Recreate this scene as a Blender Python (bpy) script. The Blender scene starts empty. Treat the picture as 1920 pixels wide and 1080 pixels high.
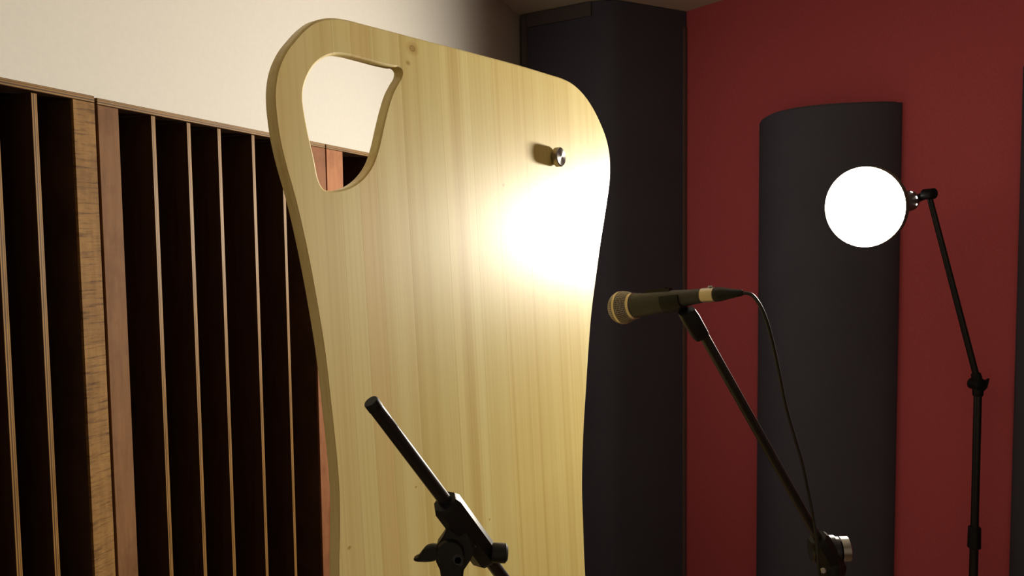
import bpy, bmesh, math, random
from mathutils import Vector, Matrix, Quaternion
from math import sin, cos, radians, pi, atan2, sqrt

S = bpy.context.scene
COL = S.collection
random.seed(4)

# ------------------------------------------------------------------ camera, world, exposure
FPX = 1440.0                                   # focal length in pixels of the 1920 x 1080 frame
PITCH, ROLL = radians(-3.5), radians(-0.72)
CAM = Vector((0, 0, 1.60))
FW = Vector((0, cos(PITCH), sin(PITCH)))
_u = Vector((0, -sin(PITCH), cos(PITCH)))
RT = Vector((1, 0, 0)) * cos(ROLL) + _u * sin(ROLL)
UP = _u * cos(ROLL) - Vector((1, 0, 0)) * sin(ROLL)
cam = bpy.data.cameras.new('camera')
cam.sensor_width = 36.0
cam.lens = 36.0 * FPX / 1920.0
cam.clip_start = 0.05
co = bpy.data.objects.new('camera', cam)
COL.objects.link(co)
M = Matrix((RT, UP, -FW)).transposed().to_4x4()
M.translation = CAM
co.matrix_world = M
S.camera = co

w = bpy.data.worlds.new('world')
w.use_nodes = True
w.node_tree.nodes['Background'].inputs[0].default_value = (0.9, 0.8, 0.7, 1)
w.node_tree.nodes['Background'].inputs[1].default_value = 0.0
S.world = w
S.view_settings.view_transform = 'Standard'
S.view_settings.look = 'None'
S.view_settings.gamma = 1.0
S.view_settings.use_curve_mapping = False
S.view_settings.exposure = 0.0
LAMP_STRENGTH = 14.0
SPOT_POWER = 305.0
LAMP_COLOUR = (1.0, 0.915, 0.77)
S.cycles.max_bounces = 10
S.cycles.diffuse_bounces = 6
S.cycles.sample_clamp_indirect = 4.0
S.cycles.use_denoising = True


def ray(px, py):
    return FW + RT * ((px - 960) / FPX) - UP * ((py - 540) / FPX)


def at(px, py, Y):
    """the point of the room seen at a pixel, Y metres ahead of the camera"""
    d = ray(px, py)
    return CAM + d * (Y / d.y)


def on_plane(px, py, P, n):
    d = ray(px, py)
    return CAM + d * ((P - CAM).dot(n) / d.dot(n))


# ------------------------------------------------------------------ materials
class NT:
    def __init__(s, name):
        s.m = bpy.data.materials.new(name)
        s.m.use_nodes = True
        s.t = s.m.node_tree
        s.b = s.t.nodes['Principled BSDF']

    def n(s, kind, **kw):
        x = s.t.nodes.new(kind)
        for k, v in kw.items():
            if k.startswith('i_'):
                key = k[2:]
                x.inputs[int(key) if key.isdigit() else key].default_value = v
            else:
                setattr(x, k, v)
        return x

    def l(s, a, b):
        s.t.links.new(a, b)

    def ramp(s, fac, stops):
        r = s.n('ShaderNodeValToRGB')
        e = r.color_ramp.elements
        while len(e) < len(stops):
            e.new(0.5)
        for k, (p, c) in enumerate(stops):
            e[k].position = p
            e[k].color = (c[0], c[1], c[2], 1)
        s.l(fac, r.inputs[0])
        return r.outputs[0]

    def mul(s, a, b, fac=1.0):
        x = s.n('ShaderNodeMix', data_type='RGBA', blend_type='MULTIPLY')
        x.inputs[0].default_value = fac
        s.l(a, x.inputs[6])
        s.l(b, x.inputs[7])
        return x.outputs[2]

    def bump(s, h, strength, dist=0.001):
        x = s.n('ShaderNodeBump')
        x.inputs['Strength'].default_value = strength
        x.inputs['Distance'].default_value = dist
        s.l(h, x.inputs['Height'])
        s.l(x.outputs[0], s.b.inputs['Normal'])

    def noise(s, scale, stretch=(1, 1, 1), detail=4, rough=0.55, coord='Object'):
        tc = s.n('ShaderNodeTexCoord')
        mp = s.n('ShaderNodeMapping')
        mp.inputs['Scale'].default_value = stretch
        s.l(tc.outputs[coord], mp.inputs[0])
        x = s.n('ShaderNodeTexNoise')
        x.inputs['Scale'].default_value = scale
        x.inputs['Detail'].default_value = detail
        x.inputs['Roughness'].default_value = rough
        s.l(mp.outputs[0], x.inputs['Vector'])
        return x.outputs['Fac']


def plain(name, col, rough=0.6, metal=0.0, nscale=60, var=0.15, bump=0.05, spec=0.5):
    t = NT(name)
    f = t.noise(nscale)
    t.l(t.ramp(f, [(0.3, [c * (1 - var) for c in col]), (0.7, [min(1, c * (1 + var)) for c in col])]), t.b.inputs['Base Color'])
    t.b.inputs['Roughness'].default_value = rough
    t.b.inputs['Metallic'].default_value = metal
    t.b.inputs['Specular IOR Level'].default_value = spec
    if bump:
        t.bump(f, bump)
    return t.m


def fabric(name, col):
    t = NT(name)
    f = t.noise(900, detail=2)
    g = t.noise(5)
    a = t.ramp(f, [(0.3, [c * 0.8 for c in col]), (0.7, [c * 1.2 for c in col])])
    b = t.ramp(g, [(0.3, (0.9, 0.9, 0.9)), (0.7, (1, 1, 1))])
    t.l(t.mul(a, b), t.b.inputs['Base Color'])
    t.b.inputs['Roughness'].default_value = 0.95
    t.b.inputs['Specular IOR Level'].default_value = 0.1
    t.bump(f, 0.3)
    return t.m


def emit(name, col, strength):
    t = NT(name)
    t.b.inputs['Base Color'].default_value = (0.8, 0.8, 0.8, 1)
    t.b.inputs['Emission Color'].default_value = (*col, 1)
    t.b.inputs['Emission Strength'].default_value = strength
    return t.m


KNOTS = []                                     # (x, z, size) on the board, filled before the material is made


def pale_wood():
    """varnished pale softwood; each stave tints it with its own object colour"""
    t = NT('varnished_pine')
    oi = t.n('ShaderNodeObjectInfo')
    fine = t.noise(9, (30, 30, 0.16), 5, 0.6)
    broad = t.noise(2.2, (16, 16, 0.05), 3, 0.55)
    a = t.ramp(fine, [(0.25, (0.86, 0.83, 0.76)), (0.5, (0.98, 0.97, 0.95)), (0.75, (1, 1, 1))])
    b = t.ramp(broad, [(0.30, (0.82, 0.73, 0.58)), (0.45, (0.96, 0.93, 0.87)), (0.62, (1, 1, 1))])
    c = t.mul(t.mul(oi.outputs['Color'], a), b)
    tc = t.n('ShaderNodeTexCoord')
    for x, z, r in KNOTS:                        # small knots grown into the wood
        mp = t.n('ShaderNodeMapping')
        mp.inputs['Location'].default_value = (-x / r, 0, -z / (r * 0.7))
        mp.inputs['Scale'].default_value = (1 / r, 0, 1 / (r * 0.7))
        t.l(tc.outputs['Object'], mp.inputs[0])
        ln = t.n('ShaderNodeVectorMath', operation='LENGTH')
        t.l(mp.outputs[0], ln.inputs[0])
        c = t.mul(c, t.ramp(ln.outputs['Value'], [(0.0, (0.62, 0.48, 0.30)), (0.22, (0.72, 0.58, 0.40)), (0.30, (0.36, 0.24, 0.13)), (0.40, (0.80, 0.68, 0.5)), (1.0, (1, 1, 1))]))
    t.l(c, t.b.inputs['Base Color'])
    t.b.inputs['Roughness'].default_value = 0.40
    t.b.inputs['Specular IOR Level'].default_value = 0.28
    t.b.inputs['Coat Weight'].default_value = 0.30
    t.b.inputs['Coat Roughness'].default_value = 0.235
    t.bump(fine, 0.05, 0.0006)
    return t.m


def rough_timber(name, saw=False):
    """brown timber face tinted with the object colour; saw marks across on the rough one"""
    t = NT(name)
    oi = t.n('ShaderNodeObjectInfo')
    fine = t.noise(16, (6, 6, 0.6), 6, 0.65)
    blot = t.noise(9, (1, 1, 0.8), 5, 0.7)
    a = t.ramp(fine, [(0.3, (0.72, 0.68, 0.62)), (0.65, (1, 1, 1))])
    b = t.ramp(blot, [(0.3, (0.62, 0.56, 0.5)), (0.52, (1, 1, 1)), (0.78, (1.0, 1.0, 0.94))])
    c = t.mul(t.mul(oi.outputs['Color'], a), b)
    h = fine
    if saw:
        across = t.noise(30, (0.5, 0.5, 6), 5, 0.75)
        c = t.mul(c, t.ramp(across, [(0.36, (0.38, 0.33, 0.28)), (0.5, (1, 1, 1))]))
        h = across
    t.l(c, t.b.inputs['Base Color'])
    t.b.inputs['Roughness'].default_value = 0.7
    t.b.inputs['Specular IOR Level'].default_value = 0.15
    t.bump(h, 0.4 if saw else 0.15)
    return t.m


def ply(name, axis, shade=1.0):
    """stained plywood: dark faces, pale and dark veneers on the edge, across the given axis"""
    t = NT(name)
    tc = t.n('ShaderNodeTexCoord')
    sp = t.n('ShaderNodeSeparateXYZ')
    t.l(tc.outputs['Generated'], sp.inputs[0])
    d, m, p = (0.050, 0.023, 0.011), (0.055, 0.026, 0.009), (0.235, 0.125, 0.034)
    d, m, p = [[v * shade for v in c] for c in (d, m, p)]
    c = t.ramp(sp.outputs[axis], [(0.0, d), (0.06, d), (0.12, p), (0.27, p), (0.32, m), (0.44, m), (0.50, p), (0.64, p), (0.70, m), (0.80, p), (0.92, p), (0.96, d)])
    f = t.noise(20, (4, 4, 0.5) if axis == 0 else (0.5, 4, 4), 5, 0.6)
    c = t.mul(c, t.ramp(f, [(0.3, (0.62, 0.6, 0.58)), (0.62, (1, 1, 1))]))
    t.l(c, t.b.inputs['Base Color'])
    t.b.inputs['Roughness'].default_value = 0.5
    t.b.inputs['Specular IOR Level'].default_value = 0.12
    t.bump(f, 0.12)
    return t.m


def brushed():
    t = NT('brushed_steel')
    f = t.noise(40, (1, 1, 1))
    t.l(t.ramp(f, [(0.3, (0.28, 0.25, 0.22)), (0.7, (0.36, 0.33, 0.30))]), t.b.inputs['Base Color'])
    t.b.inputs['Metallic'].default_value = 1.0
    t.b.inputs['Roughness'].default_value = 0.3
    t.b.inputs['Anisotropic'].default_value = 0.85
    tg = t.n('ShaderNodeTangent', direction_type='RADIAL', axis='Z')
    t.l(tg.outputs[0], t.b.inputs['Tangent'])
    return t.m


MAT = {
    'white_wall': plain('cream_wall_paint', (0.485, 0.465, 0.425), 0.85, nscale=90, var=0.02, bump=0.08, spec=0.2),
    'red_wall': plain('red_wall_paint', (0.54, 0.095, 0.115), 0.8, nscale=120, var=0.05, bump=0.08, spec=0.25),
    'ceiling': plain('ceiling_paint', (0.62, 0.55, 0.46), 0.9, nscale=60, var=0.03, bump=0.05, spec=0.2),
    'floor': plain('floor_boards', (0.20, 0.12, 0.07), 0.5, nscale=8, var=0.25, bump=0.03),
    'dim_wall': plain('pale_wall_paint', (0.74, 0.70, 0.63), 0.9, nscale=60, var=0.03, bump=0.05, spec=0.2),
    'fabric': fabric('charcoal_fabric', (0.082, 0.082, 0.115)),
    'fabric_frame': plain('dark_frame_cloth', (0.105, 0.092, 0.098), 0.9, nscale=200, var=0.1, bump=0.1, spec=0.2),
    'trim_brown': plain('brown_edge_trim', (0.16, 0.10, 0.08), 0.7, var=0.1, spec=0.3),
    'timber': rough_timber('stained_timber'),
    'sawn': rough_timber('rough_sawn_timber', True),
    'ply_x': ply('stained_plywood_upright', 0),
    'ply_z': ply('stained_plywood_level', 2, 0.9),
    'well': plain('dark_stained_board', (0.060, 0.029, 0.014), 0.7, nscale=14, var=0.3, spec=0.2),
    'black_metal': plain('black_powder_coat', (0.008, 0.008, 0.009), 0.30, nscale=150, var=0.1, bump=0.02),
    'black_plastic': plain('black_plastic', (0.007, 0.007, 0.0075), 0.45, nscale=200, var=0.1, bump=0.05, spec=0.3),
    'chrome': plain('satin_chrome', (0.34, 0.33, 0.31), 0.26, 1.0, nscale=80, var=0.05, bump=0.0),
    'mic_body': plain('charcoal_mic_paint', (0.028, 0.028, 0.031), 0.5, nscale=300, var=0.08, bump=0.05),
    'grille': plain('grille_wire', (0.50, 0.45, 0.36), 0.4, 0.8, nscale=200, var=0.1, bump=0.0),
    'grille_in': plain('grille_foam', (0.06, 0.05, 0.045), 0.9, nscale=400, var=0.2),
    'nickel': plain('nickel_sleeve', (0.60, 0.53, 0.44), 0.35, 0.9, nscale=90, var=0.05, bump=0.0),
    'cable': plain('black_rubber_cable', (0.010, 0.010, 0.011), 0.45, nscale=200, var=0.1),
    'shade_in': plain('white_reflector', (0.85, 0.83, 0.78), 0.4, nscale=60, var=0.02, bump=0.0),
    'shade_out': plain('grey_lamp_shell', (0.10, 0.095, 0.09), 0.6, 0.0, nscale=60, var=0.05, bump=0.0),
    'brushed': brushed(),
    'lamp': emit('lit_lamp_glass', LAMP_COLOUR, LAMP_STRENGTH),
    'vent': emit('lamp_light_in_vent', (1.0, 0.93, 0.82), 6.0),
}


# ------------------------------------------------------------------ mesh helpers
class MB:
    """collects shapes into ONE mesh"""

    def __init__(s):
        s.bm = bmesh.new()

    def box(s, a, b, bevel=0.0, mat=None):
        r = bmesh.ops.create_cube(s.bm, size=1)
        a, b = Vector(a), Vector(b)
        c, d = (a + b) / 2, b - a
        for v in r['verts']:
            v.co = Vector((v.co.x * d.x, v.co.y * d.y, v.co.z * d.z)) + c
        if bevel:
            es = list({e for v in r['verts'] for e in v.link_edges})
            g = bmesh.ops.bevel(s.bm, geom=es, offset=bevel, segments=1, affect='EDGES')
        return s

    def rings(s, rings, cap0=True, cap1=True, close=True):
        vs = [[s.bm.verts.new(p) for p in r] for r in rings]
        n = len(vs[0])
        for a, b in zip(vs, vs[1:]):
            for i in range(n if close else n - 1):
                j = (i + 1) % n
                s.bm.faces.new((a[i], a[j], b[j], b[i]))
        if cap0:
            s.bm.faces.new(list(reversed(vs[0])))
        if cap1:
            s.bm.faces.new(vs[-1])
        return s

    def lathe(s, prof, origin, axis, n=28, cap0=True, cap1=True, flat=1.0, side=None):
        """prof: (distance along axis, radius)"""
        ax = Vector(axis).normalized()
        ref = Vector(side) if side else (Vector((0, 0, 1)) if abs(ax.z) < 0.9 else Vector((1, 0, 0)))
        u = (ref - ax * ref.dot(ax)).normalized()
        v = ax.cross(u)
        o = Vector(origin)
        R = [[o + ax * t + (u * cos(2 * pi * k / n) + v * (flat * sin(2 * pi * k / n))) * max(r, 1e-5) for k in range(n)] for t, r in prof]
        return s.rings(R, cap0, cap1)

    def tube(s, pts, r, n=10, cap=True):
        pts = [Vector(p) for p in pts]
        rr = r if isinstance(r, (list, tuple)) else [r] * len(pts)
        R, u = [], None
        for i, p in enumerate(pts):
            t = (pts[min(i + 1, len(pts) - 1)] - pts[max(i - 1, 0)]).normalized()
            if u is None:
                ref = Vector((0, 0, 1)) if abs(t.z) < 0.9 else Vector((1, 0, 0))
                u = (ref - t * ref.dot(t)).normalized()
            else:
                u = (u - t * u.dot(t)).normalized()
            v = t.cross(u)
            R.append([p + (u * cos(2 * pi * k / n) + v * sin(2 * pi * k / n)) * rr[i] for k in range(n)])
        return s.rings(R, cap, cap)

    def prism(s, poly, off, bevel=0.0):
        """poly: 3-D points in a plane, thickened by +-off"""
        off = Vector(off)
        c = sum((Vector(p) for p in poly), Vector()) / len(poly)
        if bevel:
            L = off.length
            rings = []
            for t, k in ((-1, 1), (-(1 - bevel / L), 0), ((1 - bevel / L), 0), (1, 1)):
                R = []
                for p in poly:
                    p = Vector(p)
                    q = p + (c - p).normalized() * bevel * k
                    R.append(q + off * t)
                rings.append(R)
            return s.rings(rings)
        return s.rings([[Vector(p) - off for p in poly], [Vector(p) + off for p in poly]])

    def mesh(s, name, smooth=None):
        bmesh.ops.recalc_face_normals(s.bm, faces=s.bm.faces)
        me = bpy.data.meshes.new(name)
        s.bm.to_mesh(me)
        s.bm.free()
        if smooth is not None:
            for p in me.polygons:
                p.use_smooth = True
            try:
                me.set_sharp_from_angle(angle=radians(smooth))
            except Exception:
                pass
        return me

    def build(s, name, mat, parent=None, smooth=None, origin=None):
        o = bpy.data.objects.new(name, s.mesh(name, smooth))
        o.data.materials.append(MAT[mat] if isinstance(mat, str) else mat)
        COL.objects.link(o)
        if parent:
            o.parent = parent
        return o


def empty(name, loc, rot=None):
    o = bpy.data.objects.new(name, None)
    COL.objects.link(o)
    o.location = loc
    o.empty_display_size = 0.05
    if rot is not None:
        o.rotation_euler = rot
    return o


def tag(o, label=None, cat=None, group=None, kind=None):
    for k, v in (('label', label), ('category', cat), ('group', group), ('kind', kind)):
        if v:
            o[k] = v
    return o


def spline(pts, n=8, closed=False):
    """centripetal Catmull-Rom through 2-D or 3-D points"""
    P = [Vector(p) for p in pts]
    m = len(P)
    out = []
    for i in range(m if closed else m - 1):
        if closed:
            a, b, c, d = P[i - 1], P[i], P[(i + 1) % m], P[(i + 2) % m]
        else:
            b, c = P[i], P[i + 1]
            a = P[i - 1] if i else b + (b - c)
            d = P[i + 2] if i + 2 < m else c + (c - b)
        t0 = 0.0
        t1 = t0 + max((b - a).length, 1e-7) ** 0.5
        t2 = t1 + max((c - b).length, 1e-7) ** 0.5
        t3 = t2 + max((d - c).length, 1e-7) ** 0.5
        for k in range(n):
            t = t1 + (t2 - t1) * k / n
            A1 = a * ((t1 - t) / (t1 - t0)) + b * ((t - t0) / (t1 - t0))
            A2 = b * ((t2 - t) / (t2 - t1)) + c * ((t - t1) / (t2 - t1))
            A3 = c * ((t3 - t) / (t3 - t2)) + d * ((t - t2) / (t3 - t2))
            B1 = A1 * ((t2 - t) / (t2 - t0)) + A2 * ((t - t0) / (t2 - t0))
            B2 = A2 * ((t3 - t) / (t3 - t1)) + A3 * ((t - t1) / (t3 - t1))
            out.append(B1 * ((t2 - t) / (t2 - t1)) + B2 * ((t - t1) / (t2 - t1)))
    if not closed:
        out.append(P[-1])
    return out


# ------------------------------------------------------------------ the room
AL = radians(19.8)                                     # the left wall runs away at this bearing
DL = Vector((sin(AL), cos(AL), 0))
NL = Vector((cos(AL), -sin(AL), 0))                    # into the room
P0 = at(0, 340, 1.0)
P0.z = 0                                               # on the front plane of the diffusers
WELL = 0.180                                           # depth of a diffuser
WL0 = P0 - NL * (WELL + 0.012)                         # a point of the white wall
K = 1 / 1.2                                            # scale of the room's shell about the eye
CEIL = CAM.z + 1.22 * K
BR = radians(-37.6)
DR = -Vector((sin(BR), cos(BR), 0))                    # along the red wall, towards the camera side
NR = Vector((DR.y, -DR.x, 0))                          # into the room
PR = Vector((0.958 * K, 4.208 * K, 0))


def meet(p, d, q, e):
    k = d.x * e.y - d.y * e.x
    t = ((q.x - p.x) * e.y - (q.y - p.y) * e.x) / k
    return p + d * t


CORNER = meet(WL0, DL, PR, DR)
RED_END = PR + DR * 3.3
BACKY = -1.7
LB = WL0 + DL * ((BACKY - WL0.y) / DL.y)
RB = Vector((RED_END.x, BACKY, 0))
ring = [LB, RB, RED_END, CORNER]


def wall(name, a, b, mat):
    n = (b - a).cross(Vector((0, 0, 1))).normalized()
    cen = (LB + RB + RED_END + CORNER) / 4
    if n.dot(cen - a) > 0:
        n = -n
    d = (b - a).normalized() * 0.0
    poly = [a - d, b + d, b + d + n * 0.1, a - d + n * 0.1]
    m = MB()
    m.rings([[p + Vector((0, 0, 0)) for p in poly], [p + Vector((0, 0, CEIL)) for p in poly]])
    return tag(m.build(name, mat), kind='structure')


wall('wall_left', LB, CORNER, 'white_wall')
wall('wall_right', CORNER, RED_END, 'red_wall')
wall('wall_side', RED_END, RB, 'dim_wall')
wall('wall_back', RB, LB, 'dim_wall')
grow = [p + (p - sum(ring, Vector()) / 4).normalized() * 0.3 for p in ring]
tag(MB().rings([[p + Vector((0, 0, -0.1)) for p in grow], [p + Vector((0, 0, 0)) for p in grow]]).build('floor', 'floor'), kind='structure')
tag(MB().rings([[p + Vector((0, 0, CEIL)) for p in grow], [p + Vector((0, 0, CEIL + 0.1)) for p in grow]]).build('ceiling', 'ceiling'), kind='structure')

# ------------------------------------------------------------------ corner bass trap: a shallow ridge of dark cloth up to the ceiling
A = Vector((0.068 * K, 4.238 * K, 0)) + NL * 0.004
B = Vector((0.504 * K, 3.963 * K, 0))
C = PR - DR * 0.0 + NR * 0.004
bt = empty('corner_bass_trap', (B.x, B.y, 0))
tag(bt, 'tall black cloth bass trap filling the corner between white and red walls', 'acoustic panel')
inner = [A, *[((1 - t) ** 2) * A.lerp(B, 0.82) + 2 * t * (1 - t) * B + t * t * B.lerp(C, 0.18) for t in (0, .25, .5, .75, 1)], C]
base = Vector((B.x, B.y, 0))
back = [C + Vector((-0.12, 0.10, 0)), A + Vector((0.12, 0.12, 0))]
poly = [p - base for p in inner + back]
mid = [p - base + Vector((0, 0.012, 0)) for p in inner + back]
H = CEIL - 0.004
MB().rings([[p for p in poly], [p + Vector((0, 0, H)) for p in poly]]).build('cloth_face', 'fabric', bt, 30)


def strip(a, b, z0, z1, th, name, mat, parent, bs, lift):
    n = (b - a).cross(Vector((0, 0, 1))).normalized()
    if n.y > 0:
        n = -n
    q = [a - n * 0.004, b - n * 0.004, b + n * lift, a + n * lift]
    q = [p - bs for p in q]
    return MB().rings([[p + Vector((0, 0, z0)) for p in q], [p + Vector((0, 0, z1)) for p in q]]).build(name, mat, parent)


Bl, Br = A.lerp(B, 0.82), B.lerp(C, 0.20)
strip(A.lerp(B, 0.07), Bl, H - 0.058, H, 0, 'top_rail', 'fabric_frame', bt, base, 0.010)
strip(A.lerp(B, 0.0), A.lerp(B, 0.065), 0.0, H, 0, 'edge_stile', 'fabric_frame', bt, base, 0.010)
strip(B.lerp(C, 0.955), B.lerp(C, 0.975), 0.0, H - 0.07, 0, 'edge_bead', 'trim_brown', bt, base, 0.007)
strip(B.lerp(C, 0.975), B.lerp(C, 0.998), 0.0, H - 0.07, 0, 'edge_stile', 'fabric_frame', bt, base, 0.005)


# ------------------------------------------------------------------ curved absorbers on the red wall
def absorber(s0, s1, ztop, label, bulge=0.19, zbot=0.12):
    org = PR + DR * ((s0 + s1) / 2) + NR * 0.003
    o = empty('curved_absorber', (org.x, org.y, 0))
    tag(o, label, 'acoustic panel', 'curved dark absorbers on the red wall')
    W = s1 - s0
    n = 24
    arc = []
    for k in range(n + 1):
        t = k / n
        x = (t - 0.5) * W
        h = 0.028 + bulge * (1 - (2 * t - 1) ** 2)
        if k in (0, n):
            h = 0.018
        arc.append(DR * x + NR * h)
    prof = [DR * (-W / 2)] + arc + [DR * (W / 2)]

    def r(z, k):
        c = NR * 0.05
        return [(p + (c - p) * k if i not in (0, len(prof) - 1) else p) + Vector((0, 0, z)) for i, p in enumerate(prof)]
    MB().rings([r(zbot, 0.05), r(zbot + 0.01, 0), r(ztop - 0.012, 0), r(ztop - 0.003, 0.02), r(ztop, 0.06)]).build('cloth_skin', 'fabric', o, 35)
    # closing boards inside the cloth ends
    MB().rings([[p * 0.93 + Vector((0, 0, ztop)) for p in prof], [p * 0.93 + Vector((0, 0, ztop + 0.004)) for p in prof]]).build('top_cap', 'fabric_frame', o)
    MB().rings([[p * 0.93 + Vector((0, 0, zbot - 0.004)) for p in prof], [p * 0.93 + Vector((0, 0, zbot)) for p in prof]]).build('bottom_cap', 'fabric_frame', o)
    return o


absorber(0.478 * K, 1.157 * K, CAM.z + 0.565 * K, 'curved dark cloth absorber on the red wall directly behind the lit lamp')
absorber(1.612 * K, 2.29 * K, CAM.z + 0.64 * K, 'curved dark cloth absorber cut off by the right edge, beyond lamp stand', 0.10)


# ------------------------------------------------------------------ slatted wooden diffusers standing along the white wall
TOP = CAM.z + 0.262 * K
ROT = (0, 0, pi / 2 - AL)                      # local x along the wall, local y into it


def fin_mesh():
    return MB().box((-0.0047, -WELL / 2, 0), (0.0047, WELL / 2, TOP - 0.0106), 0.0008).mesh('fin')


FIN = fin_mesh()


def diffuser(s0, s1, stile0, stile1, fins, label, tints, sawn=(False, False), zoff=0.0):
    s0, s1, stile0, stile1, fins = s0 * K, s1 * K, stile0 * K, stile1 * K, [f * K for f in fins]
    org = P0 + DL * s0
    o = empty('slatted_diffuser', (org.x, org.y, 0), ROT)
    tag(o, label, 'diffuser', 'wooden diffusers along the white wall')
    W = s1 - s0
    MB().box((0.0008, 0, TOP - 0.0098 + zoff), (W - 0.0008, WELL, TOP + zoff), 0.0008).build('top_board', 'ply_z', o)
    MB().box((0.0008, 0.002, 0.0), (W - 0.0008, WELL, 0.05), 0.0008).build('bottom_board', 'ply_z', o)
    MB().box((0.001, WELL, 0.0), (W - 0.001, WELL + 0.010, TOP - 0.004)).build('back_board', 'well', o)
    for k, (x0, x1) in enumerate(((0.0012, stile0), (W - stile1, W - 0.0012))):
        MB().box((x0 + 0.0008, 0.0052, 0.05), (x1 - 0.0004, WELL - 0.001, TOP - 0.0102 + zoff)).build('stile_core', 'well', o)
        st = MB().box((x0, 0.0, 0.05), (x1, 0.005, TOP - 0.0102 + zoff), 0.0006).build('stile', 'sawn' if sawn[k] else 'timber', o)
        st.color = (*tints[k], 1)
    edges = [stile0] + [f for f in fins] + [W - stile1]
    for f in fins:
        q = bpy.data.objects.new('fin', FIN)
        if not FIN.materials:
            FIN.materials.append(MAT['ply_x'])
        COL.objects.link(q)
        q.parent = o
        q.location = (f, WELL / 2 + 0.0012, 0.0)
    seq = [1, 4, 2, 2, 4, 1]
    dep = {1: 0.095, 2: 0.13, 4: 0.168}
    for k in range(len(edges) - 1):
        a = edges[k] + (0.0050 if k else 0.0003)
        b = edges[k + 1] - (0.0050 if k < len(edges) - 2 else 0.0003)
        MB().box((a, dep[seq[k % 6]], 0.051), (b, dep[seq[k % 6]] + 0.009, TOP - 0.0110)).build('well_panel', 'well', o)
    return o


u0 = 0.1850
diffuser(u0, 0.899, 0.047, 0.064, [f - u0 for f in (0.3148, 0.4077, 0.4970, 0.6085, 0.7190)],
         'slatted wooden diffuser between the sawn stile and the pale board edge', ((0.155, 0.072, 0.027), (0.19, 0.075, 0.030)))
diffuser(u0 - 0.50, u0 - 0.0025, 0.043, 0.046, [0.110, 0.178, 0.246, 0.3145, 0.3810],
         'slatted wooden diffuser with rough sawn stile at the left picture edge', ((0.16, 0.08, 0.03), (0.225, 0.120, 0.036)), (False, True), 0.0015)
diffuser(0.9015, 1.66, 0.080, 0.05, [f - 0.9 for f in (1.135, 1.235, 1.335, 1.435, 1.535)],
         'wooden diffuser glimpsed through the hole in the pale board', ((0.30, 0.125, 0.055), (0.28, 0.115, 0.05)))

# ------------------------------------------------------------------ the tall pale board: staves glued side by side, cut to one sweeping outline
PHI = radians(31.5)
LEAN = radians(2.8)                            # it leans back a little
DB = Vector((sin(PHI), cos(PHI), 0))           # along the face, left to right
NB = Vector((cos(PHI), -sin(PHI), 0))          # out of the face
NT_ = NB * cos(LEAN) + Vector((0, 0, sin(LEAN)))  # normal of the leaning face
UB = Vector((0, 0, cos(LEAN))) - NB * sin(LEAN)   # up along the face
PB = at(514, 185, 0.74)
PB = PB - UB * (PB.z / UB.z)
THK = 0.013


def face_uv(px, py):
    h = on_plane(px, py, PB, NT_)
    return Vector(((h - PB).dot(DB), (h - PB).dot(UB), 0))


outline_px = [(621, 33), (591, 39), (570, 54), (554, 71), (535.5, 95), (521, 127), (515, 157), (514, 185), (517, 222), (524, 267), (535.5, 315), (547, 355), (558.5, 400),
              (575, 475), (591, 560), (608, 666), (620, 772), (630, 868), (634, 926), (634.6, 993), (633.7, 1080)]
right_px = [(1098, 1080), (1094, 981), (1092, 917), (1092.6, 865), (1095, 800), (1099, 735), (1104, 655), (1110, 582), (1118, 520), (1126, 460), (1132, 421), (1139, 375), (1143.5, 340),
            (1144.4, 307), (1142.6, 285), (1137, 259), (1126, 230), (1111, 200), (1092.6, 174), (1074, 157), (1055, 147), (1030, 139), (974, 122), (900, 102), (830, 83.5), (776, 69.5), (739, 59.5),
            (687, 46), (650, 36.5)]
L = [face_uv(*p) for p in outline_px]
Rr = [face_uv(*p) for p in right_px]
low = [Vector((L[-1].x - 0.010, 0.85, 0)), Vector((L[-1].x - 0.04, 0.60, 0)), Vector((L[-1].x - 0.075, 0.35, 0)), Vector((L[-1].x - 0.09, 0.12, 0)), Vector((L[-1].x - 0.07, 0.02, 0)), Vector((L[-1].x - 0.03, 0.004, 0)),
       Vector((Rr[0].x + 0.03, 0.004, 0)), Vector((Rr[0].x + 0.08, 0.02, 0)), Vector((Rr[0].x + 0.10, 0.12, 0)), Vector((Rr[0].x + 0.085, 0.35, 0)), Vector((Rr[0].x + 0.05, 0.60, 0)), Vector((Rr[0].x + 0.016, 0.85, 0))]
outer = spline(L + low + Rr, 5, True)
hole_px = [(608, 354), (599, 339), (589, 293), (578, 244), (572, 211), (569, 185), (571, 163), (580, 139), (593, 120), (609.6, 108), (628, 102), (647, 103), (684, 112), (717, 121),
           (738, 125.5), (747, 126.5), (753, 133), (752, 143), (745, 155.6), (735.5, 174), (726, 204), (717, 241), (709.6, 274), (698.5, 307), (680, 333), (658, 349), (635.5, 356), (618, 357)]
hole = spline([face_uv(*p) for p in hole_px], 5, True)

for px, py, r in ((1122, 375, 0.011), (944, 347, 0.005), (773, 91, 0.014), (655, 1027, 0.004), (780, 913, 0.003), (918, 974, 0.003), (765, 118, 0.006)):
    p = face_uv(px, py)
    KNOTS.append((p.x, p.y, r))
MAT['pine'] = pale_wood()

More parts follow.
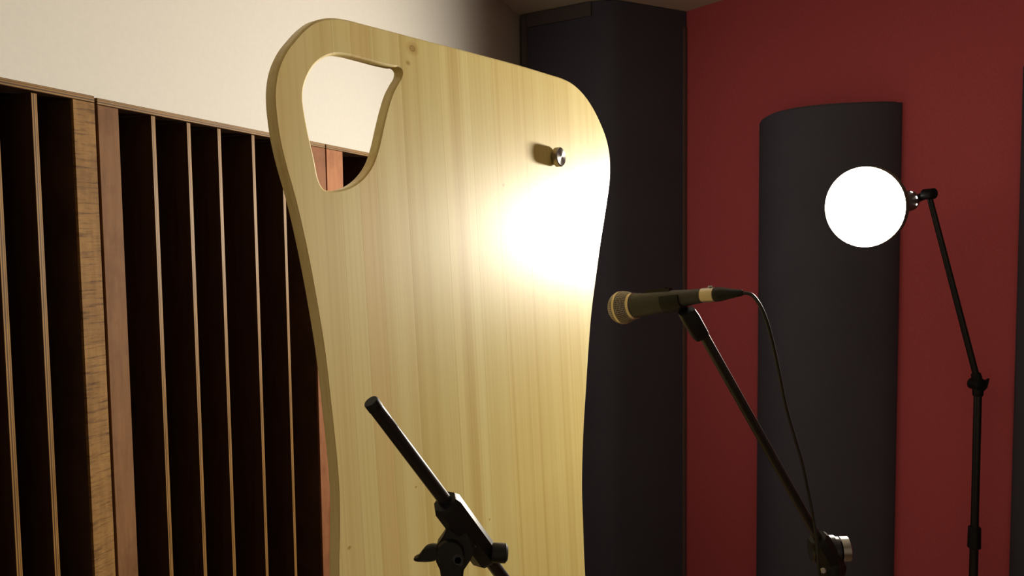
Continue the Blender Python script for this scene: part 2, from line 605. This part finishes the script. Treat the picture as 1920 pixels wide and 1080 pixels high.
cu = bpy.data.curves.new('board_outline', 'CURVE')
cu.dimensions = '2D'
cu.fill_mode = 'BOTH'
BEV = 0.0022
cu.extrude = THK / 2 - BEV
cu.bevel_depth = BEV
cu.bevel_resolution = 2
cu.offset = -BEV
for loop in (outer, hole):
    sp = cu.splines.new('POLY')
    sp.points.add(len(loop) - 1)
    for k, p in enumerate(loop):
        sp.points[k].co = (p.x, p.y, 0, 1)
    sp.use_cyclic_u = True
tmp = bpy.data.objects.new('tmp', cu)
COL.objects.link(tmp)
dg = bpy.context.evaluated_depsgraph_get()
bme = bpy.data.meshes.new_from_object(tmp.evaluated_get(dg))
bpy.data.objects.remove(tmp)
whole = bmesh.new()
whole.from_mesh(bme)
bmesh.ops.remove_doubles(whole, verts=whole.verts, dist=0.00004)
bmesh.ops.recalc_face_normals(whole, faces=whole.faces)



def islands(bm):
    """a mesh for each connected piece"""
    bm.verts.index_update()
    mark, out = {}, 0
    for v in bm.verts:
        if v.index in mark:
            continue
        todo = [v]
        mark[v.index] = out
        while todo:
            for e in todo.pop().link_edges:
                for x in e.verts:
                    if x.index not in mark:
                        mark[x.index] = out
                        todo.append(x)
        out += 1
    res = []
    for k in range(out):
        c = bm.copy()
        c.verts.ensure_lookup_table()
        bmesh.ops.delete(c, geom=[v for i, v in enumerate(c.verts) if mark[i] != k], context='VERTS')
        if len(c.verts) > 3:
            res.append(c)
    return res


# local frame of the board: x along the face, y out of its back, z up; face at y = 0
board = empty('carved_board', (PB.x, PB.y, 0))
board.rotation_euler = Matrix((DB, -NT_, UB)).transposed().to_euler()
tag(board, 'tall pale varnished wooden board with curved outline and leaf-shaped hole', 'wooden board')
xs = [v.co.x for v in whole.verts]
x0, x1 = min(xs) - 0.01, max(xs) + 0.01
seams = [face_uv(x, 600).x for x in (655, 690, 724, 779, 851, 905, 948, 1003, 1060)]
cuts = [x0] + seams + [x1]
tints = [(0.804, 0.669, 0.298), (0.831, 0.715, 0.326), (0.791, 0.629, 0.269), (0.816, 0.702, 0.316), (0.757, 0.641, 0.255), (0.831, 0.722, 0.311), (0.791, 0.669, 0.264), (0.816, 0.682, 0.269), (0.791, 0.654, 0.251), (0.831, 0.702, 0.283), (0.869, 0.743, 0.316)]
for k in range(len(cuts) - 1):
    bm = whole.copy()
    for cx, sgn in ((cuts[k] + 0.0001, -1), (cuts[k + 1] - 0.0001, 1)):
        if cx <= x0 + 0.001 or cx >= x1 - 0.001:
            continue
        g = bmesh.ops.bisect_plane(bm, geom=bm.verts[:] + bm.edges[:] + bm.faces[:], dist=1e-6, plane_co=(cx, 0, 0), plane_no=(sgn, 0, 0), clear_outer=True)
        ce = [e for e in bm.edges if e.is_boundary]
        if ce:
            bmesh.ops.holes_fill(bm, edges=ce, sides=0)
    if not bm.verts:
        continue
    bmesh.ops.recalc_face_normals(bm, faces=bm.faces)
    for v in bm.verts:                       # curve plane (x, y) with thickness z  ->  local (x, depth, up)
        x, y, z = v.co
        v.co = (x, THK / 2 - z, y)
    bmesh.ops.recalc_face_normals(bm, faces=bm.faces)
    for piece in islands(bm):
        me = bpy.data.meshes.new('stave')
        piece.to_mesh(me)
        piece.free()
        for p in me.polygons:
            p.use_smooth = True
        try:
            me.set_sharp_from_angle(angle=radians(14))
        except Exception:
            pass
        me.materials.append(MAT['pine'])
        st = bpy.data.objects.new('stave', me)
        COL.objects.link(st)
        st.parent = board
        st.color = (*tints[k % len(tints)], 1)
    bm.free()
whole.free()

# turned steel knob on the face
kx = face_uv(1040, 295.5)
kn = bpy.data.objects.new('knob', None)
kmb = MB().lathe([(0, 0.012), (0.002, 0.012), (0.0022, 0.0142), (0.003, 0.0152), (0.0105, 0.0152), (0.0118, 0.0140), (0.0118, 0.0)], (0, 0, 0), (0, 0, 1), 36, cap1=False)
kn = kmb.build('knob', 'brushed', board, 30)
kn['label'] = 'round brushed steel knob'
kn.location = (kx.x, -0.0003, kx.y)
kn.rotation_euler = (pi / 2, 0, 0)


# ------------------------------------------------------------------ microphone stands
def tripod(o, base, top_z, pole_r, legs=(20, 140, 260)):
    """pole, collar and three folding legs; all in coordinates of the thing"""
    MB().lathe([(0.10, pole_r * 1.25), (top_z * 0.55, pole_r * 1.25)], (0, 0, 0), (0, 0, 1), 20).build('outer_tube', 'black_metal', o, 30)
    MB().lathe([(0, pole_r * 1.3), (0.004, pole_r * 1.9), (0.07, pole_r * 1.8), (0.075, pole_r * 1.2)], (0, 0, top_z * 0.55 - 0.02), (0, 0, 1), 20).build('height_clutch', 'black_plastic', o, 30)
    MB().lathe([(0, pole_r * 2.0), (0.05, pole_r * 2.0), (0.055, pole_r * 1.4)], (0, 0, 0.20), (0, 0, 1), 20).build('leg_collar', 'black_plastic', o, 30)
    for a in legs:
        d = Vector((cos(radians(a)), sin(radians(a)), 0))
        leg = MB().tube([d * 0.02 + Vector((0, 0, 0.235)), d * 0.31 + Vector((0, 0, 0.012))], 0.008, 10).build('leg', 'black_metal', o, 40)
        MB().lathe([(0, 0.009), (0.004, 0.012), (0.035, 0.012), (0.04, 0.009)], d * 0.285 + Vector((0, 0, 0.0315)), d * 0.29 + Vector((0, 0, -0.2225)), 12).build('rubber_foot', 'black_plastic', leg, 40)


def octa(mb, P, Q, r, side, flat=1.0, ch=0.006):
    ax = (Q - P).normalized()
    u = (side - ax * side.dot(ax)).normalized()
    v = ax.cross(u)
    def rg(c, k):
        return [c + (u * cos(pi / 8 + pi / 4 * i) + v * flat * sin(pi / 8 + pi / 4 * i)) * k for i in range(8)]
    return mb.rings([rg(P, r * 0.82), rg(P + ax * ch, r), rg(Q - ax * ch, r), rg(Q, r * 0.82)])


# --- the near stand, a silhouette before the board
YF = 0.66
top, low_ = at(697, 755, 0.60), at(907, 1035, 0.679)
ax = (low_ - top).normalized()
piv = at(856, 1040, YF)
base = Vector((at(848, 1080, YF).x, at(848, 1080, YF).y, 0))
st = empty('boom_stand', base)
tag(st, 'black boom stand in silhouette before the pale board, its boom empty', 'microphone stand', 'black boom stands')
B_ = base
tripod(st, base, piv.z - 0.03, 0.0075, (228, 330, 66))
MB().lathe([((piv.z - 0.03) * 0.5, 0.0075), (piv.z - 0.075, 0.0075)], (0, 0, 0), (0, 0, 1), 20).build('inner_tube', 'black_metal', st, 30)
rod_end = low_ + ax * 0.11
rod = MB().tube([top - B_, rod_end - B_], 0.0059, 24).build('boom_rod', 'black_metal', st, 40)
MB().lathe([(-0.0011, 0.0056), (0.0000, 0.0062), (0.0069, 0.0062), (0.0074, 0.0058)], top - B_ - ax * 0.0006, ax, 24).build('end_cap', 'black_plastic', rod, 30)
cs, ce = at(834, 940, 0.6485), at(908, 1040, 0.680)
side = Vector((0, -1, 0))
clutch = octa(MB(), cs - B_, ce - B_ + ax * 0.005, 0.0133, side, 1.0, 0.005).build('boom_clutch', 'black_plastic', st, 25)


def plate(pxs, Y, th, bev=0.0025):
    return MB().prism([at(x, y, Y) - B_ for x, y in pxs], Vector((0, th, 0)), bev)


plate([(842, 978), (832, 1000), (820, 1017), (819, 1047), (826, 1062), (829, 1082), (829, 1150), (868, 1150), (868, 1080), (871, 1062), (884, 1043), (893, 1020), (878, 985)], YF, 0.0095).build('swivel_yoke', 'black_plastic', st, 30)
MB().lathe([(0, 0.0110), (0.0030, 0.0121), (0.0249, 0.0121), (0.0278, 0.0110)], at(846, 1028, YF) - B_ + Vector((0, 0.014, 0)), (0, -1, 0), 28).build('swivel_barrel', 'black_plastic', st, 30)
MB().lathe([(0, 0.0057), (0.0036, 0.0057), (0.0049, 0.0043), (0.0049, 0.0030), (0.0040, 0.0026)], at(861, 1038, YF) - B_ + Vector((0, -0.0098, 0)), (0, -1, 0), 20).build('pivot_bolt', 'black_metal', st, 30)
lev = spline([at(x, y, YF).to_tuple() for x, y in [(826, 1018), (812, 1017), (801, 1020), (792, 1030), (785, 1038), (777.5, 1042), (779, 1046.5), (797, 1048.5), (814, 1047), (826, 1042)]], 4)
MB().prism([p - B_ + Vector((0, -0.004, 0)) for p in lev], Vector((0, 0.0042, 0)), 0.002).build('wing_lever', 'black_plastic', st, 40)
kc = at(921, 1036, 0.674) - B_
ka = Vector((1.0, 0.10, -0.10))
knb = MB().lathe([(0, 0.0077), (0.0022, 0.0087), (0.0087, 0.0089), (0.0128, 0.0087), (0.0148, 0.0062), (0.0151, 0)], kc, ka, 28, cap1=False).build('clamp_knob', 'black_plastic', st, 40)
MB().tube([kc - ka * 0.012, kc + ka * 0.004], 0.0042, 12).build('clamp_screw', 'black_metal', knb, 40)

# --- the stand that carries the microphone
YM = 1.07
tail = at(1322, 553.5, 1.005)
headc = at(1166, 577, 1.103)
c0, c1 = at(1309, 610, 1.03), at(1548, 1034, 1.13)
ax = (c1 - c0).normalized()
base = Vector((at(1561, 1080, 1.13).x, at(1561, 1080, 1.13).y, 0))
B_ = base
st = empty('boom_stand', base)
tag(st, 'black boom stand holding the microphone in front of the red wall', 'microphone stand', 'black boom stands')
pz = at(1558, 1046, 1.13).z
tripod(st, base, pz - 0.03, 0.0095, (15, 135, 255))
MB().lathe([((pz - 0.03) * 0.5, 0.0095), (pz - 0.045, 0.0095)], (0, 0, 0), (0, 0, 1), 20).build('inner_tube', 'black_metal', st, 30)
MB().tube([c0 + ax * 0.008 - B_, c1 + ax * 0.16 - B_], 0.0067, 24).build('boom_rod', 'black_metal', st, 40)
octa(MB(), c1 - ax * 0.030 - B_, c1 + ax * 0.045 - B_, 0.0165, Vector((0, -1, 0))).build('boom_clutch', 'black_plastic', st, 25)
hor = at(1590, 1026, 1.13) - at(1522, 1030, 1.13)
hor = (hor.normalized() + Vector((0, -0.10, 0))).normalized()
bc = at(1552, 1030, 1.145) - B_
MB().lathe([(-0.026, 0.017), (-0.024, 0.0195), (-0.014, 0.0195), (-0.013, 0.014), (0.002, 0.014), (0.003, 0.021), (0.010, 0.021), (0.0105, 0.0185), (0.016, 0.0185)], bc, hor, 32).build('swivel_barrel', 'black_metal', st, 30)
kb = MB().lathe([(0.0, 0.0155), (0.002, 0.0185), (0.0135, 0.0185), (0.0150, 0.0165)], bc + hor * 0.0165, hor, 32).build('clamp_knob', 'chrome', st, 30)
kb['label'] = 'shiny round clamp knob'
MB().lathe([(0, 0.0155), (0.012, 0.018), (0.03, 0.018), (0.05, 0.0125), (0.075, 0.0115)], Vector((bc.x * 0.4, bc.y * 0.4, pz - 0.0)), (0, 0, -1), 24).build('swivel_yoke', 'black_plastic', st, 30)
MB().lathe([(0, 0.0045), (0.003, 0.0045), (0.0045, 0.003)], at(1543, 1069, 1.112) - B_, (-0.2, -1, 0.1), 16).build('pivot_bolt', 'chrome', st, 30)
# clip: tapered sleeve on the rod end and an open cradle round the microphone
ma = (headc - tail).normalized()
MIC_M = Matrix.Identity(3)
cl0, cl1 = at(1287, 583, 1.024), at(1315, 632, 1.037)
cax = (cl1 - cl0).normalized()
cw = (at(1329, 622, 1.037) - at(1298, 636, 1.037)).normalized()
cd = cax.cross(cw).normalized()


def rr(c, a, b, n=16):
    out = []
    for k in range(n):
        t = 2 * pi * k / n
        x, y = cos(t), sin(t)
        x = math.copysign(abs(x) ** 0.5, x)
        y = math.copysign(abs(y) ** 0.5, y)
        out.append(c + cw * a * x + cd * b * y)
    return out


clip = MB().rings([rr(cl0 - B_, 0.0110, 0.009), rr(cl0 + cax * 0.010 - B_, 0.0120, 0.0105), rr(cl1 - cax * 0.006 - B_, 0.0115, 0.0105), rr(cl1 - B_, 0.0100, 0.009)]).build('microphone_clip', 'black_plastic', st, 35)

# the cradle that wraps the microphone, open on top
cm = MB()
uu = (Vector((0, 0, 1)) - ma * ma.z).normalized()
vv = ma.cross(uu)
rows = []
for zt, rt in ((0.034, 0.0128), (0.045, 0.0142), (0.062, 0.0157)):
    c = tail + ma * zt - B_
    lo = [c + (uu * cos(t) + vv * sin(t)) * (rt - 0.0008) for t in [radians(65 + 230 * k / 20) for k in range(21)]]
    hi = [c + (uu * cos(t) + vv * sin(t)) * (rt + 0.0014) for t in [radians(65 + 230 * k / 20) for k in range(21)]]
    rows.append(lo + hi[::-1])
cm.rings(rows).build('clip_cradle', 'black_plastic', clip, 35)

# ------------------------------------------------------------------ microphone (local z runs from the tail to the head)
mlen = (headc - tail).length
mic = empty('microphone', tail)
mic.rotation_mode = 'QUATERNION'
mic.rotation_quaternion = Vector((0, 0, 1)).rotation_difference(ma)
tag(mic, 'handheld dark grey microphone with wire mesh head in the boom clip', 'microphone')
q = mic.rotation_quaternion.to_matrix()
RB_ = 0.0232                                    # radius of the grille
zb = mlen - 0.021                               # base of the grille
MB().lathe([(0, 0.0080), (0.001, 0.0092), (0.022, 0.0104), (0.045, 0.0128), (0.066, 0.0146), (zb - 0.030, 0.0160), (zb - 0.012, 0.0168), (zb - 0.004, 0.0176), (zb - 0.003, 0.0165)], (0, 0, 0), (0, 0, 1), 36).build('body', 'mic_body', mic, 30)
MB().lathe([(zb - 0.004, 0.0165), (zb - 0.0035, 0.0186), (zb + 0.0008, 0.0190), (zb + 0.0015, 0.0170)], (0, 0, 0), (0, 0, 1), 36).build('collar_ring', 'nickel', mic, 30)


def grille_profile(r, n=16):
    pr = [(zb + 0.001, 0.0182 * r / RB_)]
    zc = zb + 0.0195
    for k in range(1, n + 1):
        t = k / n
        a = -0.80 + t * (pi / 2 + 0.80)
        z, x = sin(a), cos(a)
        pr.append((zc + z * (0.0185 if z > 0 else 0.0255) * r / RB_, max(x, 0.02) ** 0.82 * r))
    return pr


MB().lathe(grille_profile(0.0222), (0, 0, 0), (0, 0, 1), 32).build('windscreen_foam', 'grille_in', mic, 40)
g = MB()
gp = grille_profile(RB_, 14)
NG = 46
for i in range(NG):                             # wires running over the head
    a = 2 * pi * i / NG
    pts = [Vector((cos(a) * r, sin(a) * r, z)) for z, r in gp]
    g.tube(pts, 0.00042, 4, False)
dense = grille_profile(RB_, 26)
for z, r in dense[1:-1]:                        # wires running round it
    n = NG
    pts = [Vector((cos(2 * pi * k / n) * r, sin(2 * pi * k / n) * r, z)) for k in range(n + 1)]
    g.tube(pts, 0.00042, 4, False)
gm = g.build('grille', 'grille', mic, 60)
gm['label'] = 'woven wire mesh head'
zr = zb + 0.0195
MB().lathe([(zr - 0.0022, RB_ - 0.0010), (zr - 0.0020, RB_ + 0.0008), (zr + 0.0018, RB_ + 0.0008), (zr + 0.0020, RB_ - 0.0010)], (0, 0, 0), (0, 0, 1), 40, False, False).build('head_band', 'nickel', mic, 30)
# slide switch on the upper side
upl = q.transposed() @ Vector((0, 0, 1))
upl = Vector((upl.x, upl.y, 0)).normalized()
lat = Vector((0, 0, 1)).cross(upl)


def mbox(z0, z1, h0, h1, hw, name, mat, bev=0.0006):
    P = [upl * h + lat * s_ + Vector((0, 0, z)) for z in (z0, z1) for (h, s_) in ((h0, -hw), (h0, hw), (h1, hw), (h1, -hw))]
    return MB().rings([P[:4], P[4:]]).build(name, mat, mic)


mbox(0.052, 0.098, 0.010, 0.0166, 0.0045, 'switch_plate', 'black_plastic')
mbox(0.058, 0.092, 0.0166, 0.0184, 0.0035, 'switch_slider', 'black_plastic')

# ------------------------------------------------------------------ cable with its plug
cab = empty('microphone_cable', (tail.x, tail.y, 0))
tag(cab, 'thin black cable with metal plug hanging from the microphone tail', 'cable')
o0 = Vector((tail.x, tail.y, 0))
plug_ax = (at(1345, 552, 0.992) - tail).normalized()
MB().lathe([(-0.004, 0.0088), (-0.0035, 0.0096), (0.0150, 0.0096), (0.0155, 0.0088)], tail - o0, plug_ax, 28).build('plug_sleeve', 'nickel', cab, 30)
pl = MB().lathe([(0.0145, 0.0090), (0.016, 0.0094), (0.024, 0.0090), (0.040, 0.0060), (0.053, 0.0040), (0.0545, 0.0030)], tail - o0, plug_ax, 24).build('strain_relief', 'black_plastic', cab, 30)
tp = tail + plug_ax * 0.002
MB().box((-0.0025, -0.003, -0.0012), (0.0025, 0.003, 0.0016), 0.0005).build('latch', 'chrome', cab).location = tail - o0 + plug_ax * 0.008 + Vector((0, 0, 0.0105))
pe = tail + plug_ax * 0.052
path = [pe, at(1408, 552, 0.965), at(1421, 566, 0.962), at(1434, 592, 0.965), at(1446, 632, 0.975), at(1459, 690, 1.0), at(1473, 760, 1.03), at(1490, 820, 1.06), at(1504, 868, 1.08), at(1514, 915, 1.095), at(1524, 965, 1.10), at(1531, 1010, 1.10), at(1535, 1060, 1.10), at(1540, 1120, 1.105), at(1536, 1250, 1.095)]
pend = Vector((base.x - 0.032, base.y - 0.034, 0.35))
path += [pend, Vector((base.x - 0.034, base.y - 0.05, 0.08)), Vector((base.x - 0.02, base.y - 0.10, 0.006)), Vector((base.x + 0.12, base.y - 0.28, 0.006)), Vector((base.x + 0.45, base.y - 0.30, 0.006)), Vector((base.x + 0.8, base.y - 0.1, 0.006))]
MB().tube([Vector(p) - o0 for p in spline(path, 8)], 0.0023, 10).build('cord', 'cable', cab, 60)

# ------------------------------------------------------------------ lamp on its own stand
LC = at(1623, 388, 2.28)                          # centre of the opening
LA = Vector((-0.74, -0.66, -0.08)).normalized()  # where it shines
lamp = empty('work_lamp', LC)
lamp.rotation_mode = 'QUATERNION'
lamp.rotation_quaternion = Vector((0, 0, 1)).rotation_difference(LA)
tag(lamp, 'round metal work lamp glaring white on its stand before the red wall', 'lamp')
R0 = 0.1165
shade = MB().lathe([(0.012, R0 + 0.002), (0.010, R0 + 0.004), (-0.01, R0 + 0.003), (-0.06, R0 * 0.86), (-0.105, R0 * 0.58), (-0.145, R0 * 0.40), (-0.165, 0.032), (-0.166, 0.0),
                    ], (0, 0, 0), (0, 0, 1), 48, cap0=False, cap1=False).build('reflector_shell', 'shade_out', lamp, 30)
MB().lathe([(0.0118, R0 + 0.0015), (-0.01, R0), (-0.06, R0 * 0.84), (-0.105, R0 * 0.56), (-0.130, R0 * 0.34), (-0.131, 0.0)], (0, 0, 0), (0, 0, 1), 48, cap0=False, cap1=False).build('reflector_lining', 'shade_in', lamp, 30)
MB().lathe([(-0.045, R0 * 0.89), (-0.036, R0 * 0.80), (-0.026, R0 * 0.5), (-0.022, 0.0)], (0, 0, 0), (0, 0, 1), 48, cap0=True, cap1=False).build('lamp_glass', 'lamp', lamp, 60)
MB().lathe([(-0.163, 0.029), (-0.166, 0.033), (-0.318, 0.033), (-0.325, 0.029), (-0.34, 0.025), (-0.345, 0.02)], (0, 0, 0), (0, 0, 1), 28).build('lamp_neck', 'shade_out', lamp, 30)
sp = bpy.data.lights.new('bulb_beam', 'SPOT')
sp.energy = SPOT_POWER
sp.color = LAMP_COLOUR
sp.spot_size = radians(175)
sp.spot_blend = 1.0
sp.shadow_soft_size = 0.07
so = bpy.data.objects.new('bulb_beam', sp)
COL.objects.link(so)
so.parent = lamp
so.location = (0, 0, -0.012)
so.rotation_euler = (pi, 0, 0)
lq = lamp.rotation_quaternion.to_matrix().transposed()
tocam = lq @ (CAM - LC).normalized()
tl = Vector((tocam.x, tocam.y, 0)).normalized()
for k, (da, hh) in enumerate(((0.72, 0.0042), (0.0, 0.0046), (-0.70, 0.0028))):
    a = atan2(tl.y, tl.x) + da + 0.25
    c = Vector((cos(a), sin(a), 0))
    t = Vector((-sin(a), cos(a), 0))
    p = c * 0.0325 + Vector((0, 0, -0.298))
    MB().prism([p + t * (hh * cos(v)) + Vector((0, 0, 0.0036 * sin(v))) for v in [2 * pi * i / 10 for i in range(10)]], c * 0.0014).build('vent_slot', 'vent', lamp)['label'] = 'lit vent slot in the lamp neck'

# stand: upright pole, elbow clamp, leaning arm
YL = 2.44
el = at(1834, 718, YL)
tip = at(1742, 366, 2.44)
base = Vector((el.x, el.y, 0))
ls = empty('lamp_stand', base)
tag(ls, 'slim black lamp stand with leaning arm and elbow clamp by the red wall', 'lamp stand')
B_ = base
tripod(ls, base, el.z - 0.03, 0.0105, (172, 232, 292))
MB().lathe([((el.z) * 0.5, 0.0120), (el.z - 0.012, 0.0120)], (0, 0, 0), (0, 0, 1), 20).build('inner_tube', 'black_metal', ls, 30)
aa = (tip - el).normalized()
MB().tube([el + aa * 0.0 - B_, tip - B_], [0.0100, 0.0085], 18).build('arm', 'black_metal', ls, 40)
MB().lathe([(0.012, 0.0115), (0.014, 0.0155), (0.030, 0.0150), (0.034, 0.0105)], el - B_, aa, 20).build('arm_collar', 'black_plastic', ls, 30)
MB().lathe([(-0.022, 0.012), (-0.019, 0.0185), (0.014, 0.0195), (0.018, 0.014)], el - B_ + Vector((-0.005, 0, -0.004)), (0.25, -1, 0.0), 24).build('elbow_clamp', 'black_plastic', ls, 40)
MB().lathe([(-0.03, 0.0140), (-0.026, 0.0160), (0.0, 0.0165), (0.01, 0.012)], el - B_ + Vector((0, 0, -0.012)), (0, 0, 1), 20).build('pole_cap', 'black_plastic', ls, 30)
lev = [at(x, y, YL) for x, y in [(1836, 707), (1847, 713), (1854, 709.5), (1852, 719), (1850, 727), (1843, 734), (1835, 732)]]
MB().prism([p - B_ for p in lev], Vector((0, 0.006, 0)), 0.002).build('elbow_lever', 'black_plastic', ls, 40)
# short fork from the arm tip to the neck of the lamp
nk = LC - LA * 0.347
MB().tube([nk - B_, tip - B_ + Vector((0, 0, 0.004))], [0.014, 0.012], 14).build('lamp_bracket', 'black_metal', ls, 40)
MB().lathe([(-0.020, 0.013), (-0.018, 0.017), (0.018, 0.017), (0.020, 0.013)], tip - B_ + Vector((0, 0, 0.004)), (0.3, -1, 0), 20).build('tilt_joint', 'black_plastic', ls, 40)
